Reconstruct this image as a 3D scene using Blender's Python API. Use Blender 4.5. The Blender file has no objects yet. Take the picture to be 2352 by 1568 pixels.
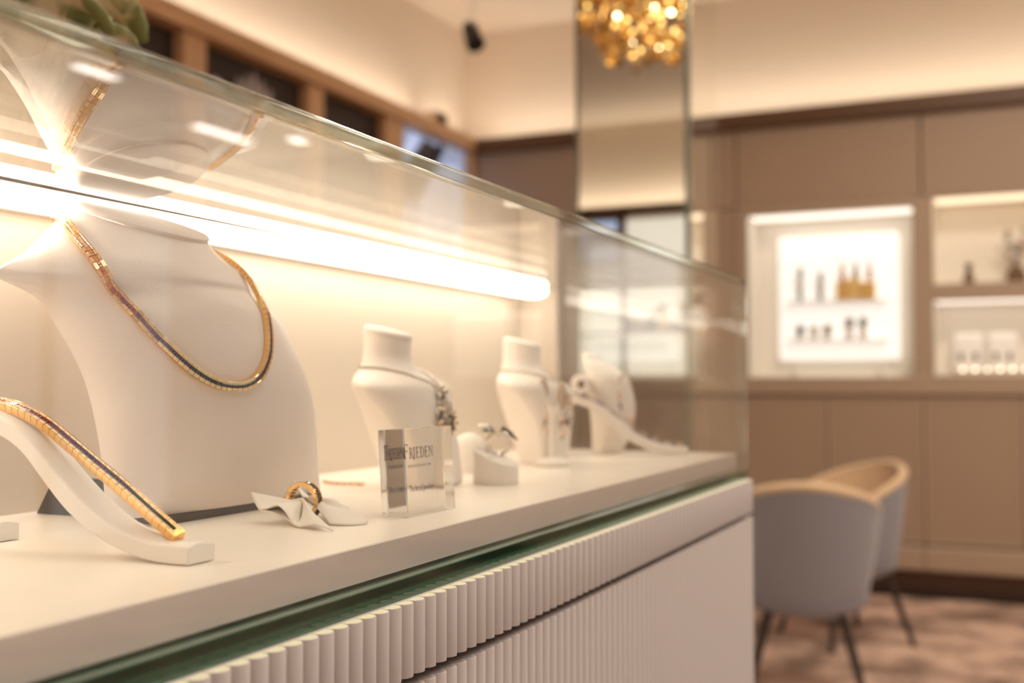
import bpy, bmesh, math, random
import numpy as np
from mathutils import Vector, Matrix
from mathutils.bvhtree import BVHTree
random.seed(7)
S = bpy.context.scene
C = S.collection
ZC = 1.18                                   # eye height; many heights below are written relative to it

# ------------------------------------------------------------------ camera
cam = bpy.data.cameras.new('camera'); camo = bpy.data.objects.new('camera', cam); C.objects.link(camo)
TH, PT = math.radians(24.43), math.radians(2.15)
fw = Vector((math.cos(TH)*math.cos(PT), math.sin(TH)*math.cos(PT), math.sin(PT)))
camo.location = (0, 0, ZC); camo.rotation_euler = fw.to_track_quat('-Z', 'Y').to_euler()
cam.sensor_width = 36; cam.lens = 2553/2352*36; cam.clip_start = .02; cam.clip_end = 60
cam.dof.use_dof = True; cam.dof.focus_distance = .61; cam.dof.aperture_fstop = 5.4; cam.dof.aperture_blades = 9
S.camera = camo
# ------------------------------------------------------------------ world, exposure
W = bpy.data.worlds.new('world'); S.world = W; W.use_nodes = True
W.node_tree.nodes['Background'].inputs[0].default_value = (.96, .97, 1, 1)
W.node_tree.nodes['Background'].inputs[1].default_value = .78
vs = S.view_settings; vs.view_transform = 'Standard'; vs.look = 'None'; vs.exposure = 0; vs.gamma = 1; vs.use_curve_mapping = False
try:
    cy = S.cycles; cy.max_bounces = 14; cy.transparent_max_bounces = 24; cy.transmission_bounces = 12; cy.glossy_bounces = 6; cy.diffuse_bounces = 5
    cy.sample_clamp_indirect = 6; cy.use_denoising = True
except Exception: pass
WARM = (1, .79, .56); WARM2 = (1, .86, .70); NEUT = (1, .96, .90)
def area(name, loc, size, power, col=NEUT, rot=(0,0,0)):
    l = bpy.data.lights.new(name, 'AREA'); l.shape = 'RECTANGLE'; l.size, l.size_y = size; l.energy = power; l.color = col
    o = bpy.data.objects.new(name, l); C.objects.link(o); o.location = loc; o.rotation_euler = rot
    return o
# fill lights added out of view under the ceiling to brighten the shop
area('ceiling_fill', (-.6, -1.7, 3.55), (1.2, 1.2), 26)
area('ceiling_fill', (2.6, -1.6, 3.55), (1.4, 1.2), 30, WARM2)
area('ceiling_fill', (4.2, -.3, 3.55), (1.0, 1.0), 78, WARM2)
area('ceiling_fill', (1.3, -.2, 3.55), (1.2, 1.0), 40, WARM2)

# ------------------------------------------------------------------ materials
M = {}
def mat(name, col=(.8,.8,.8), rough=.5, metal=0, spec=.5, emit=None, es=0, coat=0, trans=0, ior=1.5, sheen=0):
    m = bpy.data.materials.new(name); m.use_nodes = True; b = m.node_tree.nodes['Principled BSDF']
    b.inputs['Base Color'].default_value = (*col, 1); b.inputs['Roughness'].default_value = rough; b.inputs['Metallic'].default_value = metal
    b.inputs['Specular IOR Level'].default_value = spec; b.inputs['IOR'].default_value = ior
    b.inputs['Coat Weight'].default_value = coat; b.inputs['Transmission Weight'].default_value = trans; b.inputs['Sheen Weight'].default_value = sheen
    if emit: b.inputs['Emission Color'].default_value = (*emit, 1); b.inputs['Emission Strength'].default_value = es
    M[name] = m; return m
def nd(m, t, **k):
    n = m.node_tree.nodes.new(t)
    for a, v in k.items(): setattr(n, a, v)
    return n
def bump(m, scale, strength, dist=.0005, detail=3, kind='noise', stretch=None):
    L = m.node_tree.links; b = m.node_tree.nodes['Principled BSDF']
    tc = nd(m, 'ShaderNodeTexCoord'); t = nd(m, 'ShaderNodeTexNoise' if kind == 'noise' else 'ShaderNodeTexVoronoi'); t.inputs['Scale'].default_value = scale
    if kind == 'noise': t.inputs['Detail'].default_value = detail
    mp = nd(m, 'ShaderNodeMapping')
    if stretch: mp.inputs['Scale'].default_value = stretch
    bp = nd(m, 'ShaderNodeBump'); bp.inputs['Strength'].default_value = strength; bp.inputs['Distance'].default_value = dist
    L.new(tc.outputs['Object'], mp.inputs[0]); L.new(mp.outputs[0], t.inputs['Vector']); L.new(t.outputs[0], bp.inputs['Height']); L.new(bp.outputs[0], b.inputs['Normal'])
def mottle(m, c1, c2, scale, detail=4, stretch=None, lo=.35, hi=.65):
    L = m.node_tree.links; b = m.node_tree.nodes['Principled BSDF']
    tc = nd(m, 'ShaderNodeTexCoord'); mp = nd(m, 'ShaderNodeMapping'); t = nd(m, 'ShaderNodeTexNoise'); t.inputs['Scale'].default_value = scale; t.inputs['Detail'].default_value = detail
    if stretch: mp.inputs['Scale'].default_value = stretch
    r = nd(m, 'ShaderNodeValToRGB'); r.color_ramp.elements[0].position = lo; r.color_ramp.elements[1].position = hi
    r.color_ramp.elements[0].color = (*c1, 1); r.color_ramp.elements[1].color = (*c2, 1)
    L.new(tc.outputs['Object'], mp.inputs[0]); L.new(mp.outputs[0], t.inputs['Vector']); L.new(t.outputs[0], r.inputs[0]); L.new(r.outputs[0], b.inputs['Base Color'])
def pane(name, tint, f0=.04):
    """window glass: clear sheet whose surface reflects more at grazing angles (Schlick), no refraction because it is thin"""
    m = bpy.data.materials.new(name); m.use_nodes = True; n = m.node_tree.nodes; L = m.node_tree.links
    n.remove(n['Principled BSDF']); out = n['Material Output']
    tr = nd(m, 'ShaderNodeBsdfTransparent'); tr.inputs[0].default_value = (*tint, 1)
    gl = nd(m, 'ShaderNodeBsdfGlossy'); gl.inputs['Roughness'].default_value = 0; gl.inputs[0].default_value = (1, 1, 1, 1)
    lw = nd(m, 'ShaderNodeLayerWeight'); lw.inputs[0].default_value = .5
    p = nd(m, 'ShaderNodeMath', operation='POWER'); p.inputs[1].default_value = 5
    a = nd(m, 'ShaderNodeMath', operation='MULTIPLY_ADD'); a.inputs[1].default_value = 1-f0; a.inputs[2].default_value = f0
    mx = nd(m, 'ShaderNodeMixShader')
    L.new(lw.outputs['Facing'], p.inputs[0]); L.new(p.outputs[0], a.inputs[0]); L.new(a.outputs[0], mx.inputs[0])
    L.new(tr.outputs[0], mx.inputs[1]); L.new(gl.outputs[0], mx.inputs[2]); L.new(mx.outputs[0], out.inputs[0])
    M[name] = m
pane('glass', (.985, .995, .988))
pane('glass_coated', (.98, .99, .985), .22)
mat('glass_edge', (.90, .98, .92), .03, trans=1, ior=1.5)
mat('glass_edge_dark', (.20, .50, .36), .05, trans=1, ior=1.5)
mat('acrylic', (.99, .985, .97), 0, trans=1, ior=1.49)
mat('ink', (.01, .012, .05), .6)
mat('leather', (.79, .705, .655), .48, spec=.35); bump(M['leather'], 900, .35, .0004, 2)
mat('suede', (.86, .80, .745), .85, spec=.15, sheen=.2); bump(M['suede'], 1500, .3, .0003, 2)
mat('napkin', (.86, .81, .745), .8, spec=.2, sheen=.15); bump(M['napkin'], 2500, .3, .0002, 2)
mat('bust_white', (.86, .80, .74), .55, spec=.3)
mat('deck', (.93, .87, .79), .28, spec=.5); bump(M['deck'], 60, .03, .0003, 3, stretch=(.08, 1, 1))
mat('deck_edge', (.70, .62, .575), .45)
mat('flute', (.53, .48, .465), .42); 
mat('pad', (.42, .33, .26), .6); mat('flute_top_lit', (.86, .86, .66), .4); mat('carcass', (.30, .26, .22), .6)
mat('backboard', (.63, .56, .48), .5)
mat('dark_base', (.085, .075, .072), .35)
mat('alu', (.45, .36, .26), .35, metal=1)
mat('led', (1, 1, 1), .5, emit=WARM2, es=8.4)
mat('cove_led', (1, 1, 1), .5, emit=(1, .88, .74), es=21); mat('cove_led_rear', (1, 1, 1), .5, emit=(1, .88, .74), es=30)
mat('gold', (1.0, .64, .26), .16, metal=1); mat('gold_b', (.95, .66, .27), .24, metal=1)
mat('rose_gold', (.95, .62, .42), .2, metal=1)
mat('silver', (.80, .74, .67), .14, metal=1)
mat('diamond', (.80, .66, .50), .06, metal=.6, spec=1)
mat('crystal', (.95, .93, .9), .03, spec=1, trans=.5, ior=2.0)
gemcols = [(.004,.02,.016),(.006,.014,.035),(.012,.012,.06),(.03,.012,.085),(.07,.016,.10),(.13,.02,.09),(.20,.02,.05),(.36,.04,.015),(.55,.13,.01),(.70,.26,.015),(.78,.36,.03)]
for i, c in enumerate(gemcols): mat('gem%d' % i, c, .06, spec=.9, coat=.6)
mat('gem_green', (.05, .35, .12), .06, spec=.9, coat=.6); mat('gem_blue', (.03, .06, .30), .06, spec=.9, coat=.6)
mat('gem_red', (.22, .01, .012), .08, spec=.8); mat('gem_grey', (.10, .095, .10), .06, metal=.4, spec=1); mat('gem_olive', (.16, .13, .03), .06, spec=1)
mat('taupe', (.37, .265, .185), .55); mat('taupe2', (.41, .30, .215), .5); mat('taupe_d', (.16, .11, .075), .6)
mat('wood', (.40, .205, .09), .45); mottle(M['wood'], (.58,.34,.17), (.68,.42,.23), 6, stretch=(1,1,8))
mat('wood_d', (.11, .05, .02), .5)
mat('signboard', (.022, .012, .009), .5); mat('sign_white', (.42, .38, .38), .5)
mat('plaster', (.72, .60, .48), .8); mat('ceil', (.74, .63, .50), .85); mat('tray', (.88, .78, .66), .85)
mat('carpet', (.3, .22, .17), .95, spec=.1); mottle(M['carpet'], (.20,.135,.105), (.60,.42,.33), 3.2, 5, lo=.36, hi=.60)
mat('kick', (.05, .018, .007), .5); mat('black', (.008, .007, .006), .5)
mat('fabric_g', (.265, .26, .29), .9, sheen=.3); mat('fabric_b', (.60, .43, .27), .85, sheen=.2); mat('leg', (.03, .018, .012), .45)
mat('mirror', (.91, .91, .86), .0, metal=1); mat('mirror_edge', (.15, .185, .145), .3)
mat('white', (.85, .82, .78), .5); mat('niche_w', (.85, .80, .72), .6, emit=(1, .9, .75), es=.0)
mat('niche_light', (1,1,1), .5, emit=(1, .90, .78), es=1.15); mat('niche_light_w', (1,1,1), .5, emit=(1, .78, .52), es=1.2)
mat('backlit_g', (.9,.9,.88), .5, emit=(1, .97, .86), es=.62); mat('backlit', (.9,.9,.88), .5, emit=(1, .96, .90), es=.62)
mat('bulb', (1,1,1), .5, emit=(1, .92, .72), es=3.2); mat('lamp_panel', (1,1,1), .5, emit=(1, .90, .82), es=16); mat('chand_bulb', (1,1,1), .5, emit=(1, .78, .45), es=16); mat('chand_glow', (1,1,1), .5, emit=(1, .66, .18), es=4.2)
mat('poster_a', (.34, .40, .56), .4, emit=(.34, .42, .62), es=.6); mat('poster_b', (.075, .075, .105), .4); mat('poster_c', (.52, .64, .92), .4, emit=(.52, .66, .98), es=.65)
mat('leaf', (.20, .21, .07), .5); mottle(M['leaf'], (.24,.25,.085), (.80,.68,.45), 26, 2, lo=.46, hi=.62)
mat('vase', (.75, .62, .46), .4); mat('pink', (.55, .40, .36), .7); mat('sage', (.20, .21, .16), .7); mat('brown', (.16, .09, .045), .6)
mat('gold_box', (.86, .62, .25), .45); mat('gift_gold', (.74, .47, .15), .45); mat('bottle', (.45, .27, .17), .2); mat('grey', (.14,.13,.12), .4); mat('violet', (.22,.12,.24), .5); mat('blue', (.32,.42,.55), .5)

# ------------------------------------------------------------------ mesh helpers
def wloc(o):
    v = Vector((0,0,0))
    while o: v += o.location; o = o.parent
    return v
def link(name, me, mats, parent=None, loc=None):
    o = bpy.data.objects.new(name, me); C.objects.link(o)
    for m in ([mats] if isinstance(mats, str) else mats or []):
        if M[m].name not in [x.name for x in me.materials]: me.materials.append(M[m])
    if parent: o.parent = parent
    if loc is not None: o.location = loc
    return o
def tag(o, label=None, cat=None, group=None, kind=None):
    if label: o['label'] = label
    if cat: o['category'] = cat
    if group: o['group'] = group
    if kind: o['kind'] = kind
    return o
def thing(name, loc, label, cat, group=None):
    o = bpy.data.objects.new(name, None); o.empty_display_size = .02; C.objects.link(o); o.location = loc
    return tag(o, label, cat, group)
class MB:
    def __init__(s): s.v = []; s.f = []; s.m = []
    def add(s, v, f, m=0):
        o = len(s.v); s.v += [tuple(p) for p in v]; s.f += [tuple(i+o for i in q) for q in f]; s.m += [m]*len(f)
    def box(s, lo, hi, m=0):
        x0,y0,z0 = lo; x1,y1,z1 = hi
        s.add([(x0,y0,z0),(x1,y0,z0),(x1,y1,z0),(x0,y1,z0),(x0,y0,z1),(x1,y0,z1),(x1,y1,z1),(x0,y1,z1)],
              [(3,2,1,0),(4,5,6,7),(0,1,5,4),(1,2,6,5),(2,3,7,6),(3,0,4,7)], m)
    def tube(s, pts, r, n=10, m=0, cap=True):
        pts = [Vector(p) for p in pts]; rs = r if isinstance(r, (list, tuple)) else [r]*len(pts)
        ring = []; prev = None
        for i, p in enumerate(pts):
            t = (pts[min(i+1, len(pts)-1)] - pts[max(i-1, 0)]).normalized()
            if prev is None: u = t.orthogonal().normalized()
            else: u = (prev - t*prev.dot(t)).normalized()
            prev = u; w = t.cross(u)
            ring.append([p + (u*math.cos(a) + w*math.sin(a))*rs[i] for a in [2*math.pi*k/n for k in range(n)]])
        v = [q for g in ring for q in g]; f = []
        for i in range(len(pts)-1):
            for k in range(n): f.append((i*n+k, i*n+(k+1)%n, (i+1)*n+(k+1)%n, (i+1)*n+k))
        if cap: f += [tuple(range(n-1, -1, -1)), tuple((len(pts)-1)*n+k for k in range(n))]
        s.add(v, f, m)
    def lathe(s, prof, c=(0,0,0), n=24, m=0, sx=1, sy=1):
        v = [(c[0]+sx*r*math.cos(2*math.pi*k/n), c[1]+sy*r*math.sin(2*math.pi*k/n), c[2]+z) for r, z in prof for k in range(n)]; f = []
        for i in range(len(prof)-1):
            for k in range(n): f.append((i*n+k, i*n+(k+1)%n, (i+1)*n+(k+1)%n, (i+1)*n+k))
        f += [tuple(range(n-1, -1, -1)), tuple((len(prof)-1)*n+k for k in range(n))]
        s.add(v, f, m)
    def ball(s, c, r, n=8, m=0, sz=(1,1,1)):
        rows = max(4, n//2); v = []; f = []
        for i in range(rows+1):
            t = math.pi*i/rows
            for k in range(n): a = 2*math.pi*k/n; v.append((c[0]+r*sz[0]*math.sin(t)*math.cos(a), c[1]+r*sz[1]*math.sin(t)*math.sin(a), c[2]+r*sz[2]*math.cos(t)))
        for i in range(rows):
            for k in range(n): f.append((i*n+k, (i+1)*n+k, (i+1)*n+(k+1)%n, i*n+(k+1)%n))
        s.add(v, f, m)
    def grid(s, P, m=0, wrap=False):
        R = len(P); K = len(P[0]); f = []
        for i in range(R-1):
            for k in range(K if wrap else K-1): f.append((i*K+k, i*K+(k+1)%K, (i+1)*K+(k+1)%K, (i+1)*K+k))
        s.add([q for r in P for q in r], f, m)
    def prism(s, poly, axis, a, b, m=0):
        n = len(poly)
        def pt(p, t): q = list(p); q.insert(axis, t); return tuple(q)
        v = [pt(p, a) for p in poly] + [pt(p, b) for p in poly]
        f = [tuple(range(n-1,-1,-1)), tuple(range(n, 2*n))] + [(i, (i+1)%n, n+(i+1)%n, n+i) for i in range(n)]
        s.add(v, f, m)
    def mesh(s, name, smooth=False, off=(0,0,0)):
        me = bpy.data.meshes.new(name); o = Vector(off)
        me.from_pydata([Vector(p)-o for p in s.v], [], s.f); me.polygons.foreach_set('material_index', s.m)
        bm = bmesh.new(); bm.from_mesh(me); bmesh.ops.remove_doubles(bm, verts=bm.verts, dist=1e-6); bmesh.ops.recalc_face_normals(bm, faces=bm.faces); bm.to_mesh(me); bm.free()
        if smooth:
            me.polygons.foreach_set('use_smooth', [True]*len(me.polygons))
            try: me.set_sharp_from_angle(angle=math.radians(40))
            except Exception: pass
        return me
    def obj(s, name, mats, parent=None, smooth=False, bevel=0, seg=2, solid=0, sub=0):
        off = wloc(parent) if parent else Vector((0,0,0))
        o = link(name, s.mesh(name, smooth, off), mats, parent)
        if solid: k = o.modifiers.new('solid', 'SOLIDIFY'); k.thickness = solid; k.offset = 0
        if sub: k = o.modifiers.new('sub', 'SUBSURF'); k.levels = k.render_levels = sub
        if bevel: k = o.modifiers.new('bev', 'BEVEL'); k.width = bevel; k.segments = seg; k.limit_method = 'ANGLE'
        return o
def box(name, lo, hi, m, parent=None, bevel=0):
    b = MB(); b.box(lo, hi); return b.obj(name, m, parent, bevel=bevel)
def struct(name, lo, hi, m, bevel=0): return tag(box(name, lo, hi, m, bevel=bevel), kind='structure')
def dup(o, parent=None, loc=None, rotz=None, label=None):
    c = o.copy(); C.objects.link(c)
    if parent: c.parent = parent
    if loc is not None: c.location = loc
    if rotz is not None: c.rotation_euler.z = rotz
    if label: c['label'] = label
    for ch in list(o.children): dup(ch, c)
    return c
def spline(keys, n):
    """smooth resample of rows of numbers"""
    k = np.array(keys, float); m = len(k); out = []
    for i in range(n):
        t = i/(n-1)*(m-1); j = min(int(t), m-2); u = t-j
        p0, p1, p2, p3 = k[max(j-1,0)], k[j], k[j+1], k[min(j+2,m-1)]
        out.append(.5*((2*p1)+(-p0+p2)*u+(2*p0-5*p1+4*p2-p3)*u*u+(-p0+3*p1-3*p2+p3)*u**3))
    return out

# ------------------------------------------------------------------ the room
XB, YL, XR, YR, YF, ZCEIL = 6.65, 3.32, -1.8, -5.3, 5.2, 3.58
struct('floor', (XR-.1, YR-.1, -.08), (XB+.5, YF+.1, 0), 'carpet')
wall_back0 = struct('wall_back', (XB+.36, YR-.1, 0), (XB+.44, YL+.14, ZCEIL), 'plaster')
wall_left = struct('wall_left', (2.8, YL+.06, 0), (XB+.36, YL+.12, 2.81), 'plaster'); struct('wall_left_upper', (2.8, YL+.12, 2.70), (XB+.36, YL+.2, ZCEIL), 'ceil')
struct('wall_left_return', (2.72, YL+.06, 0), (2.8, YF, ZCEIL), 'taupe2')
struct('wall_far_left', (XR-.1, YF, 0), (2.8, YF+.08, ZCEIL), 'taupe2')
struct('wall_rear', (XR-.1, YR, 0), (XR-.02, YF, ZCEIL), 'ceil')
wr = struct('wall_right', (XR-.02, YR-.1, 2.62), (XB+.36, YR-.02, ZCEIL), 'plaster')    # shop front: glazed from plinth to lintel
for i in range(6):
    xa = XR+i*(XB+.36-XR)/6; xb = xa+(XB+.36-XR)/6
    w_ = struct('window_%d' % (i+1), (xa, YR-.075, .12), (xb, YR-.065, 2.62), 'glass')
    box('mullion', (xa-.025, YR-.1, 0), (xa+.025, YR-.02, 2.62), 'wood_d', w_); box('sill', (xa, YR-.1, 0), (xb, YR-.02, .12), 'wood_d', w_)
struct('ceiling', (XR-.1, YR-.1, ZCEIL), (XB+.44, YF+.1, ZCEIL+.1), 'ceil')
struct('wall_back_upper', (XB+.15, YR, 2.80), (XB+.36, YL+.2, ZCEIL), 'ceil')
def cove(n, lo, hi, s0, s1, m, l='cove_led'):                # wooden ledge with an LED strip lying on it
    t = struct('trim_%d' % n, lo, hi, m); box('led_strip', s0, s1, l, t)
cove(1, (XB-.06, YR, 2.712), (XB+.36, YL-.06, 2.80), (XB-.030, YR+.1, 2.80), (XB+.005, YL-.08, 2.802), 'wood_d')
cove(2, (2.8, YL-.06, 2.725), (XB+.06, YL+.06, 2.81), (2.85, YL-.030, 2.81), (XB-.05, YL+.005, 2.812), 'wood')
cove(3, (XR-.02, YR, 2.735), (XR+.10, YF, 2.80), (XR+.045, YR+.1, 2.80), (XR+.08, YF-.1, 2.802), 'wood_d', 'cove_led_rear')

# --- left wall: wooden posts with dark sign boards between them
for i, (x0, x1) in enumerate(((2.8, 2.98), (3.78, 3.93), (4.72, 4.86), (5.49, 5.69), (6.60, 6.72))):
    box('post', (x0, YL-.03, 0), (x1, YL+.06, 2.725), 'wood', wall_left, bevel=.004)
def board(x0, x1, label, m='signboard'):
    t = thing('sign_board', ((x0+x1)/2, YL+.03, 1.0), label, 'sign')
    box('board', (x0, YL+.03, 1.0), (x1, YL+.055, 2.72), m, t); return t
board(2.98, 3.78, 'dark brown sign board on the wall behind the leafy plant')
sb = board(3.93, 4.72, 'dark brown sign board with a pale emblem and blurred pale lettering')
board(4.86, 5.49, 'plain dark brown board between the lettered sign and the blue poster')
e = MB()                                                     # emblem: pointed arch of petals over a bar
for k in range(-2, 3):
    w = .028; x = 4.34+k*.042; h = .135-.03*abs(k)
    e.prism([(x-w+k*.008, 2.545), (x+w+k*.008, 2.545), (x+w*.8+k*.016, 2.545+h*.7), (x+k*.02, 2.56+h), (x-w*.8+k*.016, 2.545+h*.7)], 1, YL+.018, YL+.031)
e.box((4.23, YL+.018, 2.515), (4.45, YL+.031, 2.538)); e.obj('emblem', 'sign_white', sb)
e = MB()                                                     # lettering: too blurred to read, kept as rounded stems
x = 3.99
for k, (w, h) in enumerate(((.13,.16),(.07,.10),(.06,.075),(.05,.085),(.06,.075),(.07,.08),(.06,.075),(.10,.11),(.05,.13))):
    n = 8; pl = [(x+w/2+w/2*math.cos(a)*.95, 2.43+h*.62+h*.38*math.sin(a)) for a in [math.pi*j/n for j in range(n+1)]]
    e.prism(pl + [(x+w*.05, 2.43), (x+w*.32, 2.43), (x+w*.32, 2.43+h*.5), (x+w*.68, 2.43+h*.5), (x+w*.68, 2.43), (x+w*.95, 2.43)][0:0] + [(x, 2.43), (x+w, 2.43)], 1, YL+.018, YL+.031); x += w+.012
e.obj('lettering', 'sign_white', sb)
po = board(5.69, 6.60, 'tall poster with pale blue streaks and a dark diagonal band')
po.children[0].data.materials.clear(); po.children[0].data.materials.append(M['poster_a'])
e = MB(); e.prism([(5.70, 2.40), (5.70, 2.15), (6.25, 2.68), (6.05, 2.70)], 1, YL+.022, YL+.031); e.prism([(5.70, 2.71), (5.70, 2.60), (5.78, 2.71)], 1, YL+.022, YL+.031)
e.prism([(5.84, 2.30), (5.92, 2.26), (6.32, 2.70), (6.24, 2.71)], 1, YL+.022, YL+.031); e.obj('dark_band', 'poster_b', po)
e = MB(); e.prism([(5.95, 1.1), (6.55, 1.1), (6.56, 2.52), (6.48, 2.62), (6.30, 2.58), (6.15, 2.46), (6.0, 2.25)], 1, YL+.024, YL+.031)
e.prism([(5.72, 2.52), (5.72, 2.42), (5.98, 2.70), (5.90, 2.71)], 1, YL+.021, YL+.031); e.obj('pale_figure', 'poster_c', po)
t = thing('wall_sensor', (6.1, YL-.03, 2.81), 'small brown box standing on the wooden beam above the blue poster', 'sensor')
box('housing', (6.04, YL-.06, 2.81), (6.2, YL+.02, 2.875), 'brown', t, bevel=.005); box('lens', (6.09, YL-.068, 2.825), (6.15, YL-.06, 2.86), 'black', t)

wall_back = tag(bpy.data.objects.new('trim_4', None), kind='structure'); C.objects.link(wall_back)
# --- back wall: panelling, display niches and base cabinets
def panel(y0, y1, z0, z1, d=.02, m='taupe'): box('panel', (XB, y0+.004, z0+.003), (XB+d, y1-.004, z1-.003), m, wall_back, bevel=.003)
for y0, y1 in ((2.44, 3.29), (1.53, 2.44), (.48, 1.53), (-.25, .48), (-1.16, -.25), (-2.15, -1.16), (-2.95, -2.15), (-5.3, -2.95)): panel(y0, y1, 2.235, 2.735)
for y0, y1 in ((2.44, 3.29), (1.53, 2.44), (-1.16, -.25), (-5.3, -2.95)): panel(y0, y1, 1.20, 2.235)
for y0, y1 in ((1.468, 1.53), (.423, .528), (-.25, -.2), (-1.2, -1.16), (-2.2, -2.1), (-2.95, -2.85)): box('stile', (XB-.012, y0, 1.20), (XB+.03, y1, 2.235), 'taupe2', wall_back, bevel=.003)
box('rail', (XB-.012, -.2, 1.643), (XB+.03, .423, 1.736), 'taupe2', wall_back, bevel=.003); box('rail', (XB-.012, -2.85, 1.643), (XB+.03, -2.2, 1.736), 'taupe2', wall_back, bevel=.003)
box('rail', (XB-.03, -5.3, 1.115), (XB+.03, 3.29, 1.216), 'taupe2', wall_back, bevel=.006)
for y0, y1 in ((.528, 1.468), (-2.1, -1.2)): box('rail', (XB-.012, y0, 2.183), (XB+.03, y1, 2.235), 'taupe2', wall_back)
for y0, y1 in ((-.2, .423), (-2.85, -2.2)): box('rail', (XB-.012, y0, 2.222), (XB+.03, y1, 2.236), 'taupe2', wall_back)
def niche(y0, y1, z0, z1, label, m='niche_w', light='niche_light', depth=.28, strip=True):
    t = thing('display_niche', (XB, (y0+y1)/2, z0), label, 'display niche')
    for n, lo, hi in (('bottom', (XB, y0, z0-.012), (XB+depth, y1, z0)), ('top', (XB, y0, z1), (XB+depth, y1, z1+.012)), ('side', (XB, y0-.012, z0), (XB+depth, y0, z1)), ('side', (XB, y1, z0), (XB+depth, y1+.012, z1)), ('backboard', (XB+depth, y0, z0), (XB+depth+.012, y1, z1))):
        box(n, lo, hi, m, t)
    box('light_strip', (XB+.02, y0+.01, z1-.004), (XB+.24, y1-.01, z1-.0005), light, t)
    return t
tA = niche(.528, 1.468, 1.216, 2.183, 'large square white display niche with a glowing white board')
tB = niche(-.2, .423, 1.736, 2.222, 'warm cream niche holding a flower vase', light='niche_light_w')
tC = niche(-.2, .423, 1.233, 1.643, 'low cream niche with white pads and a row of small lamps')
tA2 = niche(-2.1, -1.2, 1.216, 2.183, 'large square white display niche next to the plain taupe panel')
niche(-2.85, -2.2, 1.736, 2.222, 'warm cream empty niche near the far right wall', light='niche_light_w')
niche(-2.85, -2.2, 1.233, 1.643, 'low cream empty niche near the far right wall')
def show_board(t, y0, y1, z0, z1, label):
    o = thing('backlit_board', (XB+.24, (y0+y1)/2, 1.2285), label, 'display board')
    box('panel', (XB+.20, y0, z0), (XB+.225, y1, z1), 'backlit', o, bevel=.01)
    for yy in (y0+.1, y1-.1): box('stand_leg', (XB+.205, yy-.01, 1.2165), (XB+.22, yy+.01, z0), 'white', o)
    for zz in (1.672, 1.439): box('ledge', (XB+.12, y0+.06, zz-.012), (XB+.20, y1-.06, zz), 'white', o)
    return o
show_board(tA, .62, 1.32, 1.32, 2.07, 'glowing white board with two ledges of small goods in the niche')
show_board(tA2, -1.95, -1.35, 1.32, 2.07, 'glowing white board with bare ledges beyond the plain taupe panel')
XN = XB+.155
# goods on the two ledges
g = thing('gift_box', (XN, .858, 1.672), 'wide golden box with three small bottles standing out of its top', 'box')
box('box_body', (XN-.03, .75, 1.6725), (XN+.03, .835, 1.775), 'gift_gold', g, bevel=.003); box('box_body', (XN-.03, .90, 1.6725), (XN+.03, .968, 1.785), 'gift_gold', g, bevel=.003)
box('front_flap', (XN-.034, .838, 1.6725), (XN+.028, .898, 1.80), 'gold_box', g, bevel=.003)
for yy, mm in ((.934, 'bottle'), (.859, 'grey'), (.780, 'pink')):
    b = MB(); b.lathe([(.016,0),(.018,.02),(.018,.05),(.008,.07),(.008,.09),(.013,.095),(.013,.11)], (XN, yy, 1.785)); b.obj('bottle', mm, g, smooth=True)
def watch(y, z, h, label, m):
    o = thing('wrist_watch', (XN, y, z), label, 'watch'); b = MB()
    b.tube([(XN, y-.02*math.sin(a)*.0, z+h/2+h/2*math.cos(a)) if False else (XN+.02*math.sin(a), y, z+.001+h/2-h/2*math.cos(a)) for a in [2*math.pi*k/16 for k in range(17)]], .012, 8); b.obj('strap', m, o, smooth=True)
    b = MB(); b.tube([(XN-.030, y, z+h*.5), (XN-.018, y, z+h*.5)], .026, 20); d = b.obj('watch_case', 'silver', o)
    b = MB(); b.tube([(XN-.0315, y, z+h*.5), (XN-.0301, y, z+h*.5)], .021, 20); b.obj('dial', 'white', d)
watch(1.181, 1.6725, .20, 'tall pale strap watch on the upper ledge at the far end from the golden box', 'sage')
watch(1.061, 1.6725, .165, 'dark grey strap watch on the upper ledge beside the golden box', 'grey')
for y, m, lb in ((1.184, 'grey', 'dark'), (1.102, 'silver', 'pale silver'), (1.026, 'olive', 'olive'), (.898, 'brown', 'brown'), (.821, 'sage', 'sage green')):
    o = thing('brooch_stand', (XN, y, 1.4395), '%s brooch on a tiny white block on the lower ledge' % lb, 'brooch')
    z1 = 1.47 if y > 1 else 1.51
    b = MB(); b.box((XN-.02, y-.022, 1.4395), (XN+.02, y+.022, z1)); b.obj('block', 'white', o, bevel=.003)
    b = MB()
    for k in range(6): a = k*math.pi/3; b.ball((XN, y+.016*math.cos(a), z1+.03+.018*math.sin(a)), .014, 8)
    b.ball((XN-.008, y, z1+.03), .014, 8); b.obj('jewel', {'grey':'gem_grey','silver':'silver','olive':'gem_olive','brown':'brown','sage':'sage'}[m], o, smooth=True)
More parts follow.
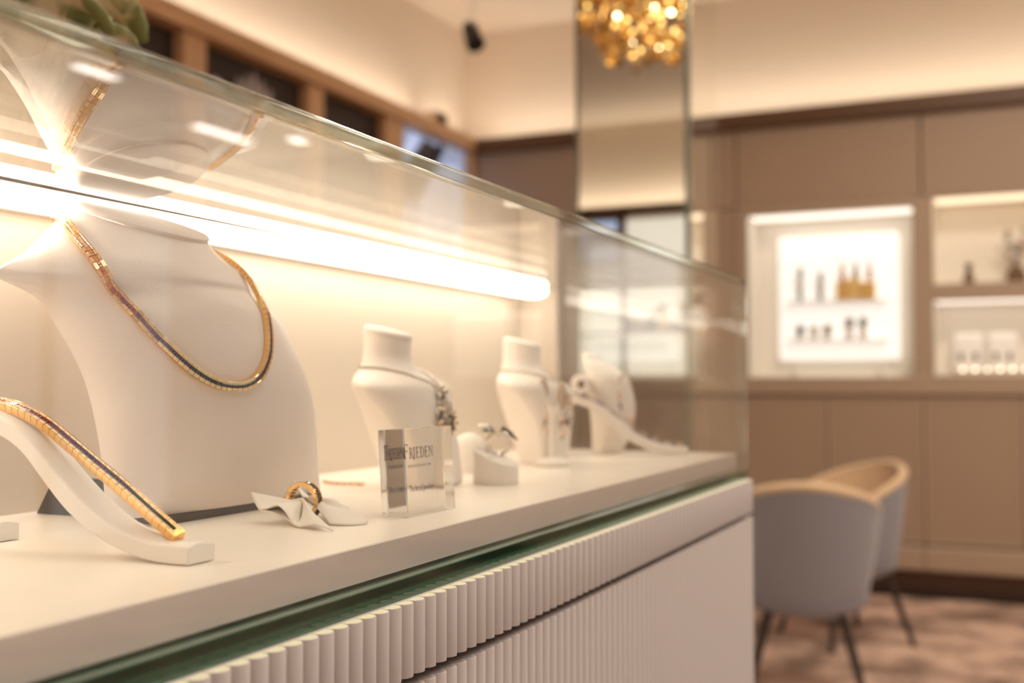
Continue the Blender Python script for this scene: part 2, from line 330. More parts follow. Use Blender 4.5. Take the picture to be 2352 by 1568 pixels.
# upper right niche: figurine and flower vase
o = thing('figurine', (XB+.13, .24, 1.7365), 'small dark seated figurine alone in the warm niche', 'figurine')
b = MB(); b.lathe([(.035,0),(.036,.012),(.030,.02),(.026,.05),(.016,.075),(.012,.085)], (XB+.13, .24, 1.7365), 16); b.obj('body', 'brown', o, smooth=True)
b = MB(); b.ball((XB+.125, .24, 1.84), .022, 12); b.obj('head', 'brown', o, smooth=True)
o = thing('flower_vase', (XB+.13, -.005, 1.7365), 'dried pink and sage flower bouquet in a small vase', 'flowers')
b = MB(); b.lathe([(.035,0),(.05,.02),(.052,.05),(.03,.08),(.026,.095)], (XB+.13, -.005, 1.7365)); b.obj('vase', 'brown', o, smooth=True)
for k in range(26):
    a = random.uniform(0, 6.28); r = random.uniform(.02, .10); h = random.uniform(.14, .30); p = (XB+.13+r*.6*math.cos(a), -.005+r*math.sin(a), 1.7365+h)
    b = MB(); b.tube([(XB+.13, -.005, 1.82), p], .0018, 5); b.ball(p, random.uniform(.014, .026), 8, sz=(1, 1, .8)); b.obj('flower_stem', random.choice(['pink', 'sage', 'pink', 'sage', 'white']), o, smooth=True)
# lower right niche: white pads with earrings and a strip of small round lamps
for i, (y0, y1) in enumerate(((.165, .33), (-.01, .15))):
    o = thing('earring_pad', (XB+.12, (y0+y1)/2, 1.2335), ('white sloping pad with two dark earrings on the figurine side of the low niche', 'white sloping pad with two dark earrings below the flower vase')[i], 'jewellery pad', 'white earring pads')
    b = MB(); b.prism([(XB+.09, 1.2335), (XB+.20, 1.2335), (XB+.20, 1.45), (XB+.17, 1.47), (XB+.145, 1.45)], 1, y0, y1); b.obj('pad', 'white', o, bevel=.02)
    for yy in (y0+.045, y1-.045):
        b = MB(); b.ball((XB+.098, yy, 1.335), .014, 8, sz=(.6, 1, 1.3)); b.ball((XB+.096, yy, 1.31), .009, 8); b.obj('earring', 'gem_grey', o, smooth=True)
o = thing('lamp_strip', (XB+.03, .14, 1.2335), 'brass strip with a row of small round lamps along the low niche', 'lamp')
box('strip', (XB+.015, -.16, 1.2335), (XB+.045, .33, 1.245), 'gold_b', o)
for k in range(8): b = MB(); b.ball((XB+.022, .275-k*.0635, 1.256), .0092, 12); b.obj('bulb', 'bulb', o, smooth=True)
def cabinet(y0, y1, n, label):
    o = thing('base_cabinet', (XB+.1, (y0+y1)/2, .0), label, 'cabinet')
    box('body', (XB+.03, y0, .145), (XB+.34, y1, 1.115), 'taupe_d', o); box('plinth', (XB-.10, y0, .145), (XB+.03, y1, .275), 'taupe2', o, bevel=.012); box('kick', (XB-.08, y0, .03), (XB+.3, y1, .145), 'kick', o); box('foot_rail', (XB-.1, y0, 0), (XB+.3, y1, .03), 'black', o)
    w = (y1-y0)/n
    for k in range(n):
        a, c = y0+k*w+.004, y0+(k+1)*w-.004
        d = box('door', (XB-.002, a, .285), (XB+.028, c, 1.105), 'taupe', o, bevel=.003)
        for lo, hi in (((a, .285), (c, .31)), ((a, 1.08), (c, 1.105)), ((a, .31), (a+.022, 1.08)), ((c-.022, .31), (c, 1.08))): box('moulding', (XB-.008, lo[0], lo[1]), (XB-.002, hi[0], hi[1]), 'taupe2', d)
cabinet(1.53, 3.29, 2, 'wide taupe base cabinet running into the room corner'); cabinet(.48, 1.53, 2, 'taupe two-door base cabinet below the large glowing niche'); cabinet(-.53, .48, 2, 'taupe two-door base cabinet below the flower niche')
cabinet(-1.6, -.53, 2, 'taupe base cabinet below the plain taupe panel'); cabinet(-3.4, -1.6, 2, 'taupe base cabinet below the empty niches'); cabinet(-5.3, -3.4, 2, 'taupe base cabinet beside the far right wall')

# --- rear wall behind the viewer (seen in the mirrored column): lit shop window and a poster
t = thing('rear_display', (XR, 2.85, 1.25), 'tall glowing shop display set in the rear wall', 'display')
box('light_panel', (XR-.01, 2.3, 1.27), (XR+.02, 3.25, 2.68), 'backlit_g', t); box('light_panel', (XR-.01, 3.29, 1.27), (XR+.02, 3.75, 2.25), 'backlit_g', t)
for y in (2.26, 3.25): box('frame', (XR-.01, y, 1.22), (XR+.06, y+.04, 2.72), 'wood_d', t)
for z in (1.22, 1.62): box('shelf', (XR-.01, 2.3, z), (XR+.20, 3.75, z+.02), 'white', t)
for k, (m, h, lb) in enumerate((('pink', .22, 'tall pink'), ('violet', .15, 'violet'), ('gold_box', .12, 'low golden'), ('blue', .25, 'tall pale blue'), ('brown', .14, 'brown'), ('gold_box', .24, 'tall golden'), ('grey', .18, 'dark grey'), ('pink', .11, 'low pink'), ('blue', .13, 'low pale blue'))):
    y = 2.38+k*.10
    o = thing('boxed_perfume', (XR+.1, y, 1.64), lb+' carton on the shelf of the glowing rear display', 'carton', 'cartons on the rear display shelf')
    box('carton', (XR+.06, y-.035, 1.64), (XR+.13, y+.035, 1.64+h), m, o, bevel=.003); box('lid', (XR+.058, y-.037, 1.64+h*.7), (XR+.132, y+.037, 1.64+h+.002), 'white', o)
t = thing('rear_poster', (XR, 3.5, 2.28), 'pale blue poster on the rear wall beside the glowing display', 'poster')
box('print', (XR-.01, 3.34, 2.30), (XR+.015, 3.72, 2.68), 'poster_c', t); box('frame', (XR-.012, 3.32, 2.28), (XR+.01, 3.74, 2.70), 'wood_d', t)
box('panel', (XR-.02, -5.2, 0), (XR, 2.2, 2.73), 'taupe', bpy.data.objects['wall_rear']); box('panel', (XR-.02, 3.8, 0), (XR, 5.1, 2.73), 'taupe', bpy.data.objects['wall_rear']); box('panel', (XR-.02, 2.2, 0), (XR-.005, 3.8, 1.2), 'taupe', bpy.data.objects['wall_rear'])

# --- mirrored square column
t = thing('mirrored_column', (4.16, 1.30, 0), 'square floor to ceiling column clad in mirror glass', 'column')
box('core', (3.96, 1.083, 0), (4.365, 1.530, ZCEIL), 'mirror_edge', t)
box('mirror_front', (3.955, 1.100, .02), (3.96, 1.514, ZCEIL), 'mirror', t); box('mirror_side', (3.967, 1.079, .02), (4.358, 1.083, ZCEIL), 'mirror', t)
box('mirror_side', (3.967, 1.530, .02), (4.358, 1.534, ZCEIL), 'mirror', t); box('mirror_back', (4.365, 1.09, .02), (4.37, 1.524, ZCEIL), 'mirror', t)

# --- ceiling fittings
for i, (x0, x1, y, lb) in enumerate(((4.44, 4.73, -4.0, 'mid length white linear hanging lamp by the shop windows'), (5.82, 6.37, -4.36, 'long white linear hanging lamp by the shop windows'), (6.40, 6.56, -4.0, 'short white linear hanging lamp by the back wall'))):
    t = thing('linear_lamp', ((x0+x1)/2, y, ZCEIL), lb, 'hanging lamp'); box('housing', (x0-.02, y-.06, 2.90), (x1+.02, y+.06, 2.935), 'white', t); box('diffuser', (x0, y-.045, 2.894), (x1, y+.045, 2.90), 'lamp_panel', t)
    for xx in (x0+.03, x1-.03): b = MB(); b.tube([(xx, y, 2.935), (xx, y, ZCEIL)], .003, 6); b.obj('cable', 'black', t)
for (x, y, z, lb) in ((.9, 1.9, ZCEIL, 'round downlight in the ceiling behind the golden chandelier'),):
    t = thing('downlight', (x, y, z), lb, 'ceiling lamp'); b = MB(); b.lathe([(.06,-.012),(.055,0)], (x, y, z), 24); b.obj('ring', 'white', t); b = MB(); b.lathe([(.045,-.016),(.045,-.012)], (x, y, z), 24); b.obj('lens', 'lamp_panel', t)
t = thing('spotlight', (5.55, 2.76, ZCEIL), 'small black spotlight hanging from the ceiling near the room corner', 'spotlight')
b = MB(); b.lathe([(.05,-.02),(.05,0)], (5.55, 2.76, ZCEIL), 16); b.obj('canopy', 'black', t, smooth=True); b = MB(); b.tube([(5.55, 2.76, ZCEIL-.02), (5.55, 2.76, 3.19)], .007, 8); b.obj('stem', 'white', t)
b = MB(); b.tube([(5.58, 2.80, 3.20), (5.52, 2.73, 3.07)], [.042, .054], 16); b.obj('head', 'black', t, smooth=True)
ch = thing('chandelier', (3.2, 1.5, 3.02), 'golden cluster chandelier of many small discs with bulbs between', 'chandelier')
b = MB(); b.lathe([(.14,-.02),(.14,0)], (3.2, 1.5, 3.02), 24); b.obj('top_plate', 'gold', ch); b = MB(); b.tube([(3.2, 1.5, 3.02), (3.2, 1.5, ZCEIL)], .012, 12); b.obj('rod', 'gold', ch)
disc = MB(); disc.lathe([(.0,-.002),(.026,-.0015),(.028,0),(.026,.0015),(.0,.002)], (0,0,0), 12); dm = disc.mesh('disc', True); dm.materials.append(M['gold_b'])
bul = MB(); bul.ball((0,0,0), .010, 10); bm_ = bul.mesh('bulb', True); bm_.materials.append(M['chand_bulb'])
def inball():
    while True:
        p = Vector((random.uniform(-1,1), random.uniform(-1,1), random.uniform(-1,0)))
        if p.length < 1: return p
cr = wloc(ch)
for k in range(230):
    p = inball(); q = Vector((p.x*.36, p.y*.36, p.z*.44))
    o = link('disc', dm, None, ch, q); o.rotation_euler = (random.uniform(0,6), random.uniform(0,6), random.uniform(0,6))
bul2 = MB(); bul2.ball((0,0,0), .010, 10); bm2_ = bul2.mesh('amber_bulb', True); bm2_.materials.append(M['chand_glow'])
for k in range(64):
    p = inball().normalized()*random.uniform(.5, .95); q = Vector((p.x*.34, p.y*.34, p.z*.40)); link('bulb' if k < 9 else 'amber_bulb', bm_ if k < 9 else bm2_, None, ch, q)
for k in range(10):
    a = k*.628; b = MB(); b.tube([cr+Vector((.05*math.cos(a), .05*math.sin(a), -.015)), cr+Vector((.2*math.cos(a), .2*math.sin(a), -.18)), cr+Vector((.22*math.cos(a), .22*math.sin(a), -.25))], .003, 6); b.obj('arm', 'gold', ch)

# --- upholstered tub chairs
def chair(loc, rot, label):
    t = thing('tub_chair', (0,0,0), label, 'chair')
    n, rows = 41, 9; out, inn = [], []
    for j in range(rows):
        v = j/(rows-1); Pn, Qn = [], []
        for i in range(n):
            u = -1+2*i/(n-1); a = u*math.radians(118)                    # 0 = back centre (+y)
            top = .80-.17*abs(u)**1.6-.04*max(0, abs(u)-.75)/.25; bot = .33
            z = bot+(top-bot)*v; r = .215+.065*v**.7
            Pn.append((r*1.02*math.sin(a), r*math.cos(a)*1.0+.0, z)); q = r-.038
            Qn.append((q*1.02*math.sin(a), q*math.cos(a), z if v > .2 else z+.02))
        out.append(Pn); inn.append(Qn)
    b = MB(); b.grid(out); b.obj('outer_shell', 'fabric_g', t, smooth=True)
    b = MB(); b.grid(inn); b.obj('inner_shell', 'fabric_b', t, smooth=True)
    b = MB(); mid = [Vector(((p[0]+q[0])/2, (p[1]+q[1])/2, p[2])) for p, q in zip(out[-1], inn[-1])]
    lo0 = Vector(((out[0][0][0]+inn[0][0][0])/2, (out[0][0][1]+inn[0][0][1])/2, .36)); lo1 = Vector((-lo0.x, lo0.y, lo0.z))
    b.tube([lo0]+mid+[lo1], .0215, 10); b.obj('rim', 'fabric_b', t, smooth=True)
    b = MB(); b.lathe([(.0,.30),(.17,.305),(.225,.335),(.235,.36)], (0,0,0), 32); b.obj('shell_bottom', 'fabric_g', t, smooth=True)
    b = MB(); b.lathe([(.0,.36),(.20,.36),(.222,.38),(.225,.43),(.20,.455),(.0,.46)], (0,-.02,0), 32); b.obj('seat', 'fabric_b', t, smooth=True)
    for sx in (-1, 1):
        for sy in (-1, 1):
            b = MB(); b.tube([(sx*.13, sy*.13, .325), (sx*.215, sy*.215, .0)], [.019, .012], 12); b.obj('leg', 'leg', t, smooth=True)
    t.location = loc; t.rotation_euler.z = rot; return t
chair((4.41, .76, 0), math.radians(100), 'grey and beige tub chair seen from behind next to the counter')
chair((5.34, .74, 0), math.radians(-138), 'grey and beige tub chair facing the other one beside the wall cabinets')

# ================================================================== the display counter
ZS = ZC-.0843; X0, X1 = -.45, 1.3445                      # deck height, counter ends
YO, YD, YP = .300, .310, .590                             # outer glass, deck front, back panel
ZT = ZC+.1268; ZU = ZC+.1198                              # glass top: upper and lower face
ct = thing('display_counter', (.45, .45, 0), 'cream fluted jewellery counter with a lit glass showcase on top', 'display counter')
box('deck', (X0, YD, ZS-.0183), (X1-.010, YP, ZS), ['deck'], ct, bevel=.0006)
box('deck_edge', (X0, YD-.0008, ZS-.0182), (X1-.0102, YD-.0001, ZS-.0006), 'deck_edge', ct)
box('carcass', (X0, .326, .06), (X1, .66, ZS-.0185), 'carcass', ct)
box('plinth', (X0+.02, .34, 0), (X1-.02, .64, .06), 'kick', ct)
box('side_panel', (X1-.0005, .302, .06), (X1+.004, .66, ZC-.1165), 'flute', ct)
box('back_panel', (X0, YP, ZS-.018), (X1-.010, YP+.012, ZU), 'backboard', ct)
box('end_post', (X1-.022, .538, ZS), (X1-.008, YP, ZU), 'backboard', ct, bevel=.001)
box('back_cladding', (X0, YP+.012, ZS-.018), (X1, .66, ZU), 'taupe2', ct)
# LED profile under the back edge of the glass
lp = box('led_profile', (X0, .5385, ZU-.0012), (X1-.045, YP, ZU-.0003), 'alu', ct)
b = MB(); sec = [(.5580-.0195*math.cos(math.pi*k/16), ZU-.0013-.0110*math.sin(math.pi*k/16)**.6) for k in range(17)]; b.prism(sec, 0, X0, X1-.05); b.obj('diffuser', 'led', lp, smooth=True)
box('housing', (X0, .5780, ZU-.0100), (X1-.05, YP-.0002, ZU-.0013), 'backboard', lp)
# glass box: sheets with polished edges
gt = box('glass_top', (X0, YO+.0072, ZU), (X1-.0072, YP+.03, ZT), 'glass_coated', ct)
b = MB(); b.box((X0, YO, ZU-.001), (X1, YO+.0071, ZT)); b.obj('edge', 'glass_edge', gt, bevel=.0008)
b = MB(); b.box((X1-.0071, YO+.0071, ZU), (X1, YP+.03, ZT)); b.obj('edge', 'glass_edge', gt, bevel=.0006)
gf = box('front_glass', (X0, YO, ZC-.104), (X1, YO+.007, ZU-.0012), 'glass', ct)
b = MB(); b.box((X0, YO, ZC-.1185), (X1, YO+.0085, ZC-.1041)); b.obj('edge', 'glass_edge_dark', gf, bevel=.0006)
b = MB(); b.box((X1, YO-.0004, ZC-.104), (X1+.0055, YO+.0074, ZT)); b.obj('edge', 'glass_edge', gf, bevel=.0006)
ge = box('end_glass', (X1-.007, YO+.0072, ZS-.002), (X1, .60, ZU-.0003), 'glass', ct)
# fluted fronts: half-round staves
PIT = .01246; flutes_x = [.6685+PIT*k for k in range(-34, 54)]
def stave(name, h):
    m = MB(); n = 10; prof = [(PIT/2*-math.cos(math.pi*k/n)*.985, -.0068*math.sin(math.pi*k/n)**.8) for k in range(n+1)]
    rows = [[(x, y, 0) for x, y in prof], [(x, y, h-.0006) for x, y in prof], [(x*.97, y*.93, h) for x, y in prof]]
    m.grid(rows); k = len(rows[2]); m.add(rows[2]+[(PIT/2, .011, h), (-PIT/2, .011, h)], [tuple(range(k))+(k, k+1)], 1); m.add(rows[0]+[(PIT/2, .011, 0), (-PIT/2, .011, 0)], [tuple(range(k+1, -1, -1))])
    me = m.mesh(name, True); me.materials.append(M['flute']); me.materials.append(M['flute_top_lit' if h < .1 else 'flute']); return me  # drawer flute tops coloured pale green, painting in LED light guided down the glass
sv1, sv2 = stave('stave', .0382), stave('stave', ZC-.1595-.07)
def front(name, xs, z, h, me, label=None):
    d = box(name, (xs[0]-PIT/2+.0003, .2978, z), (xs[-1]+PIT/2-.0003, .326 if name != 'drawer_front' else .3005+.025, z+h), 'flute', ct)
    if label: d['label'] = label
    for x in xs:
        if X0 < x < X1: link('stave', me, None, d, (x-ct.location.x, .2972-ct.location.y, z))
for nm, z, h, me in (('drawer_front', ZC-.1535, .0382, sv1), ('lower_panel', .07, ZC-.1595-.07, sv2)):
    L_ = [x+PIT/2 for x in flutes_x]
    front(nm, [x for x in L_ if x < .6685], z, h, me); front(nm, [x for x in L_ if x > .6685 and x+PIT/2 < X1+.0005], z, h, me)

# rear worktop behind the showcase with a plant
rw = thing('rear_worktop', (.6, .95, 0), 'taupe worktop cabinet behind the showcase', 'cabinet')
box('body', (-.4, .70, 0), (1.3, 1.2, 1.06), 'taupe', rw); box('top', (-.42, .68, 1.06), (1.32, 1.22, 1.085), 'taupe2', rw, bevel=.003)

def ramp(x, yf, prof, label, group=None, w=.019, scroll=False):
    """bracelet ramp: thick suede strip rising in an S from a flat foot"""
    o = thing('bracelet_ramp', (x, yf, ZS), label, 'bracelet stand', group)
    P_ = spline(prof, 48); n = 9; T, B = [], []
    for dy, lo, hi in P_:
        T.append([(x-w/2+w*k/(n-1), yf+dy, ZS+hi+.0016*math.cos((k/(n-1)-.5)*math.pi*1.0)-.0016 + (.0012*math.exp(-((k-(n-1)/2)/1.3)**2) if dy > .02 else 0)) for k in range(n)])
        B.append([(x-w/2+w*k/(n-1), yf+dy, ZS+lo) for k in range(n)])
    m = MB(); m.grid(T); m.grid(B)
    m.grid([[a[0] for a in T], [a[0] for a in B]]); m.grid([[a[-1] for a in T], [a[-1] for a in B]]); m.grid([T[0], B[0]]); m.grid([T[-1], B[-1]])
    m.obj('ramp_body', 'suede', o, smooth=True, bevel=.0008)
    if scroll:
        m = MB(); c = (yf+.125, ZS+.083)
        R = [[(x-.020+.052*v, c[0]+r*math.cos(a), c[1]+r*math.sin(a)) for a in [2*math.pi*k/24 for k in range(24)]] for v, r in ((0,.0045),(0,.0085),(.03,.0115),(1,.0115),(1,.0085),(.1,.0045))]
        m.grid(R, wrap=True); m.obj('rolled_head', 'suede', o, smooth=True)
    return o
RP = [(0,.0004,.0100),(.012,.0004,.0103),(.024,.0012,.0112),(.036,.0036,.0138),(.050,.0080,.0190),(.064,.0146,.0272),(.078,.0238,.0376),(.092,.0364,.0492),(.106,.0494,.0600),(.120,.0570,.0672),(.135,.0610,.0712),(.150,.0600,.0700),(.165,.0500,.0630),(.175,.0300,.0500),(.180,.0004,.030),(.184,.0004,.010)]
ramp(.4165, .3485, RP, 'white suede bracelet ramp carrying the golden rainbow bracelet', 'white bracelet ramps')
RP2 = [(0,.0004,.0105),(.008,.0004,.0107),(.02,.001,.0122),(.034,.005,.018),(.05,.014,.028),(.066,.026,.038),(.08,.03,.042),(.088,.0004,.03),(.09,.0004,.02)]
ramp(.4305, .4925, RP2, 'small white suede ramp foot in front of the lit back panel', 'white bracelet ramps')
fr = ramp(1.276, .3535, RP, 'white suede bracelet ramp with a rolled head at the far end of the showcase', 'white bracelet ramps', scroll=True); fr.rotation_euler.z = math.radians(22)

# ------------------------------------------------------------------ busts
def bust(name, keys, mats, parent, n=44, rows=46, capname='neck_cap', peak=0):
    """keys: z, cx, cy, half width, front depth, back depth, thickness, tilt  (z relative to eye height)"""
    K = spline(keys, rows); G = []
    for z, cx, cy, a, bf, bb, t, tl, *cc in K:
        cc = max(0, cc[0]) if cc else 0
        r = []
        pw = 1+peak*math.exp(-((z-.062)/.013)**2)
        for k in range(n):
            f = -math.pi/2+math.pi*k/(n-1); y = -bf*max(0, math.cos(f))**pw; r.append((cx+a*math.sin(f), cy+y, ZC+z+tl*y))
        for k in range(n):
            f = math.pi/2-math.pi*k/(n-1); y = t+bb*((1-cc)*math.cos(f)+cc*(1-abs(math.sin(f))**1.3)); r.append((cx+a*math.sin(f), cy+y, ZC+z+tl*y))
        G.append(r)
    m = MB(); m.grid(G, wrap=True); m.add(G[-1], [tuple(range(2*n))])
    ob = m.obj('bust_body', mats[0], parent, smooth=True)
    c = sum((Vector(p) for p in G[0]), Vector())/len(G[0]); up = Vector((0, -keys[0][7], 1)).normalized()
    m = MB(); ring = lambda s, h: [tuple(c+(Vector(p)-c)*s+up*h) for p in G[0]]
    rr = [ring(.985, .0), ring(1.012, .0006), ring(1.015, .0022), ring(.985, .0038), ring(.93, .0044)]; m.grid(rr, wrap=True); m.add(rr[-1], [tuple(range(2*n))]); m.obj(capname, mats[1], parent, smooth=True)
    return ob, G
bb_ = thing('necklace_bust', (.58, .48, ZS), 'large cream leather bust wearing the golden rainbow necklace', 'bust')
BK = [(.1025,.551,.512,.0410,.0410,.0410,0,.33),(.0965,.551,.512,.0470,.0440,.0470,0,.31),(.0870,.552,.512,.0630,.0485,.0500,0,.24),(.0770,.5535,.512,.0835,.0520,.0430,.001,.14),(.0670,.5555,.512,.1070,.0550,.018,.003,.05),(.0600,.5575,.513,.1155,.0570,-.02,.004,.02),
      (.0500,.5655,.508,.0995,.0580,-.045,.005,0),(.0380,.570,.503,.096,.0570,-.050,.0055,0),(.0180,.5775,.495,.0945,.0540,-.048,.006,0),(-.0050,.5867,.489,.0967,.0490,-.043,.006,0),(-.0400,.594,.484,.0989,.0390,-.034,.006,0),(-.0790,.599,.479,.1036,.0180,-.014,.006,0)]
bbody, BG = bust('necklace_bust', BK, ('leather', 'leather'), bb_, rows=60, peak=1.3)
b = MB(); b.box((.520, .462, ZS+.0002), (.675, .485, ZS+.0050)); b.obj('base_plate', 'dark_base', bb_)
for x in (.531, .655):
    b = MB(); b.prism([(.579, ZS+.0002), (.470, ZS+.0002), (.4745, ZS+.024), (.5645, ZS+.024)], 0, x, x+.004); b.obj('support_bracket', 'dark_base', bb_)
SK = lambda X, Y: [(.0405,X,Y,.0200,.0200,.0200,0,.26,0),(.033,X,Y,.0198,.0198,.0198,0,.22,0),(.022,X,Y,.0202,.0205,.0205,0,.12,0),(.012,X,Y-.002,.0265,.0245,.024,0,.05,0),(.005,X,Y-.006,.045,.030,.030,0,.02,.2),(-.002,X,Y-.013,.0580,.033,.040,0,0,.5),
      (-.012,X,Y-.018,.0560,.0325,.045,0,0,.75),(-.024,X,Y-.026,.0480,.026,.050,0,0,.85),(-.040,X,Y-.033,.0410,.0185,.051,0,0,.9),(-.062,X,Y-.036,.0350,.0130,.046,0,0,.9),(-.0838,X,Y-.037,.0320,.0100,.038,0,0,.9)]
def rot_about(o, deg):
    o.rotation_euler.z = math.radians(deg)
sbA = thing('bust_stand', (.808, .482, ZS), 'small white bust wearing a silver chain with a heavy jewelled pendant', 'bust'); SA, GA = bust('bust', SK(.808, .482), ('bust_white', 'bust_white'), sbA)
sbB = thing('bust_stand', (1.082, .480, ZS), 'small white bust wearing a fine silver collar behind the earring stand', 'bust'); SB, GB = bust('bust', SK(1.082, .480), ('bust_white', 'bust_white'), sbB)
sbC = thing('bust_stand', (1.285, .475, ZS), 'low rounded white bust covered with coloured stones by the glass end', 'bust')
FK = [(.031,1.278,.474,.014,.012,.012,0,.2,0),(.024,1.280,.470,.024,.020,.014,0,.1,.3),(.010,1.284,.462,.034,.028,.022,0,0,.7),(-.010,1.287,.455,.040,.028,.028,0,0,.85),(-.035,1.289,.450,.042,.025,.030,0,0,.9),(-.060,1.290,.450,.041,.019,.028,0,0,.9),(-.0838,1.290,.454,.036,.010,.024,0,0,.9)]
SC, GC = bust('bust', FK, ('bust_white', 'bust_white'), sbC, capname='top_cap')

# ------------------------------------------------------------------ jewellery
def bvh(o, r):
    dg = bpy.context.evaluated_depsgraph_get(); dg.update(); off = wloc(r)
    me = o.data; return BVHTree.FromPolygons([v.co+off for v in me.vertices], [p.vertices for p in me.polygons])
def make_link(L, Wd, H, gw):
    g = MB(); l2 = L*.475
    for s in (-1, 1): g.box((-l2, s*Wd/2 if s < 0 else gw/2, 0), (l2, -gw/2 if s < 0 else Wd/2, H), 0)
    g.box((-l2*1.02, -Wd/2+.0002, 0), (l2*1.02, Wd/2-.0002, H*.62), 0); g.box((-l2*.5, -Wd/2+.0006, .0002), (L*.7, Wd/2-.0006, H*.5), 0)
    for s in (-1, 1):
        yc = s*(Wd/2+gw/2)/2
        for k in (-1, 0, 1):
            x = k*L*.3; r = min(L*.13, (Wd-gw)/4*.72)
            g.add([(x-r,yc-r,H),(x+r,yc-r,H),(x+r,yc+r,H),(x-r,yc+r,H),(x-r*.5,yc-r*.5,H+r*.8),(x+r*.5,yc-r*.5,H+r*.8),(x+r*.5,yc+r*.5,H+r*.8),(x-r*.5,yc+r*.5,H+r*.8)], [(4,5,6,7),(0,1,5,4),(1,2,6,5),(2,3,7,6),(3,0,4,7)], 1)
    me = g.mesh('link'); me.materials.append(M['gold']); me.materials.append(M['diamond']); return me
def make_gems(L, gw, H, m):
    g = MB()
    for k in (-.5, .5):
        x = k*L*.5; a = L*.235; w = gw*.46; h = H*1.02
        g.add([(x-a,-w,H*.6),(x+a,-w,H*.6),(x+a,w,H*.6),(x-a,w,H*.6),(x-a,-w,h-.0003),(x+a,-w,h-.0003),(x+a,w,h-.0003),(x-a,w,h-.0003),(x-a*.55,-w*.55,h),(x+a*.55,-w*.55,h),(x+a*.55,w*.55,h),(x-a*.55,w*.55,h)],
              [(8,9,10,11),(4,5,9,8),(5,6,10,9),(6,7,11,10),(7,4,8,11),(0,1,5,4),(1,2,6,5),(2,3,7,6),(3,0,4,7)])
    me = g.mesh('gem_pair'); me.materials.append(M[m]); return me
def string(t, pts, nrm, L, Wd, H, gw, colour, closed=False):
    """lay links along a poly-line; nrm(p) gives the outward direction there; colour(s, total) gives a gem index"""
    base = wloc(t); seg = [0.]
    for a, c in zip(pts, pts[1:]): seg.append(seg[-1]+(c-a).length)
    tot = seg[-1]; N = int(tot/L); lm = make_link(L, Wd, H, gw); gm = {}; first = None
    def at(s):
        s = max(0, min(tot-1e-9, s)); j = next(i for i in range(len(seg)-1) if seg[i+1] >= s); return pts[j].lerp(pts[j+1], (s-seg[j])/max(1e-9, seg[j+1]-seg[j]))
    for i in range(N):
        s = (i+.5)*tot/N; p = at(s); tn = (at(s+L*.6)-at(s-L*.6)).normalized(); n = nrm(p); n = (n-tn*n.dot(tn)).normalized(); bn = n.cross(tn)
        o = link('link', lm, None, t); R = Matrix((tn, bn, n)).transposed().to_4x4(); o.matrix_local = Matrix.Translation(p-base) @ R
        first = o if i == 0 else first; c = colour(s, tot)
        if c not in gm: gm[c] = make_gems(L, gw, H, c)
        g = bpy.data.objects.new('gem_pair', gm[c]); C.objects.link(g); g.parent = o
    return first
nk = thing('necklace', (.59, .44, ZC), 'golden link necklace set with rainbow stones around the large bust', 'necklace')
tree = bvh(bbody, bb_)
NP = [(.578,.563,1.274),(.556,.570,1.280),(.533,.562,1.284),(.515,.547,1.2835),(.5038,.5294,1.2791),(.4935,.5128,1.2696),(.4872,.5000,1.2617),(.4845,.4905,1.2544),(.4874,.4802,1.2404),(.495,.4715,1.2255),(.5029,.4621,1.2117),(.5137,.4552,1.1992),(.5264,.4497,1.1878),(.541,.4454,1.18),(.5576,.4421,1.1778),(.5704,.4404,1.1805),(.5809,.44,1.1883),(.5885,.4417,1.1997),(.5949,.4466,1.2141),(.5996,.4546,1.2289),(.6030,.4630,1.2410),(.6050,.4735,1.2518),(.6065,.486,1.2605),(.6075,.500,1.2670),(.607,.525,1.272),(.596,.550,1.274)]
hp = [Vector(p) for p in spline(NP+[NP[0]], 260)]
for _ in range(30): hp = [hp[0]]+[(hp[i-1]+hp[i]*2+hp[i+1])/4 for i in range(1, len(hp)-1)]+[hp[-1]]
def lift(p):                                                 # links bridge hollows but never sink into the leather
    q, n = tree.find_nearest(p)[:2]; return q+n*.0003 if (p-q).dot(n) < .0003 else p
hp = [lift(p) for p in hp]
def nsm(p):
    n = Vector()
    for dx, dy, dz in ((0,0,0),(.012,0,0),(-.012,0,0),(0,.012,0),(0,-.012,0),(0,0,.012),(0,0,-.012)): n += tree.find_nearest(p+Vector((dx,dy,dz)))[1]
    return n.normalized()
LOW = min(range(len(hp)), key=lambda i: hp[i].z); lows = sum((hp[i+1]-hp[i]).length for i in range(LOW))
def neck_col(s, tot):
    d = abs(s-lows)+random.uniform(-.004, .004)
    if d < .012 and random.random() < .25: return random.choice(['gem_green', 'gem_blue'])
    return 'gem%d' % max(0, min(10, int(d/.0125)))
string(nk, hp, nsm, .0040, .0062, .0032, .0025, neck_col)

br = thing('bracelet', (.4165, .40, ZS+.03), 'golden link bracelet with rainbow stones on the suede ramp', 'bracelet')
BP = [Vector((.4165, y, z)) for y, z in spline([(.3640,ZS+.0106),(.3813,ZS+.0212),(.3979,ZS+.0318),(.415,ZS+.0418),(.4325,ZS+.0522),(.4504,ZS+.0624),(.4689,ZS+.0692),(.4835,ZS+.0716),(.4985,ZS+.0712),(.5135,ZS+.0645)], 80)]
lk = string(br, BP, lambda p: Vector((-.30, -.60, .72)).lerp(Vector((-.30, -.05, 1)), max(0, min(1, (p.y-.43)/.06))), .0046, .0066, .0046, .0022, lambda s, t: 'gem%d' % max(0, min(10, int(s/t*9.5+random.uniform(0,1.2)))))
clasp = MB(); clasp.box((-.004, -.0033, -.0001), (-.0005, .0033, .0047)); cm = clasp.mesh('clasp'); cm.materials.append(M['gold']); o = link('clasp', cm, None, br); o.location = lk.location.copy(); o.rotation_euler = lk.rotation_euler.copy()

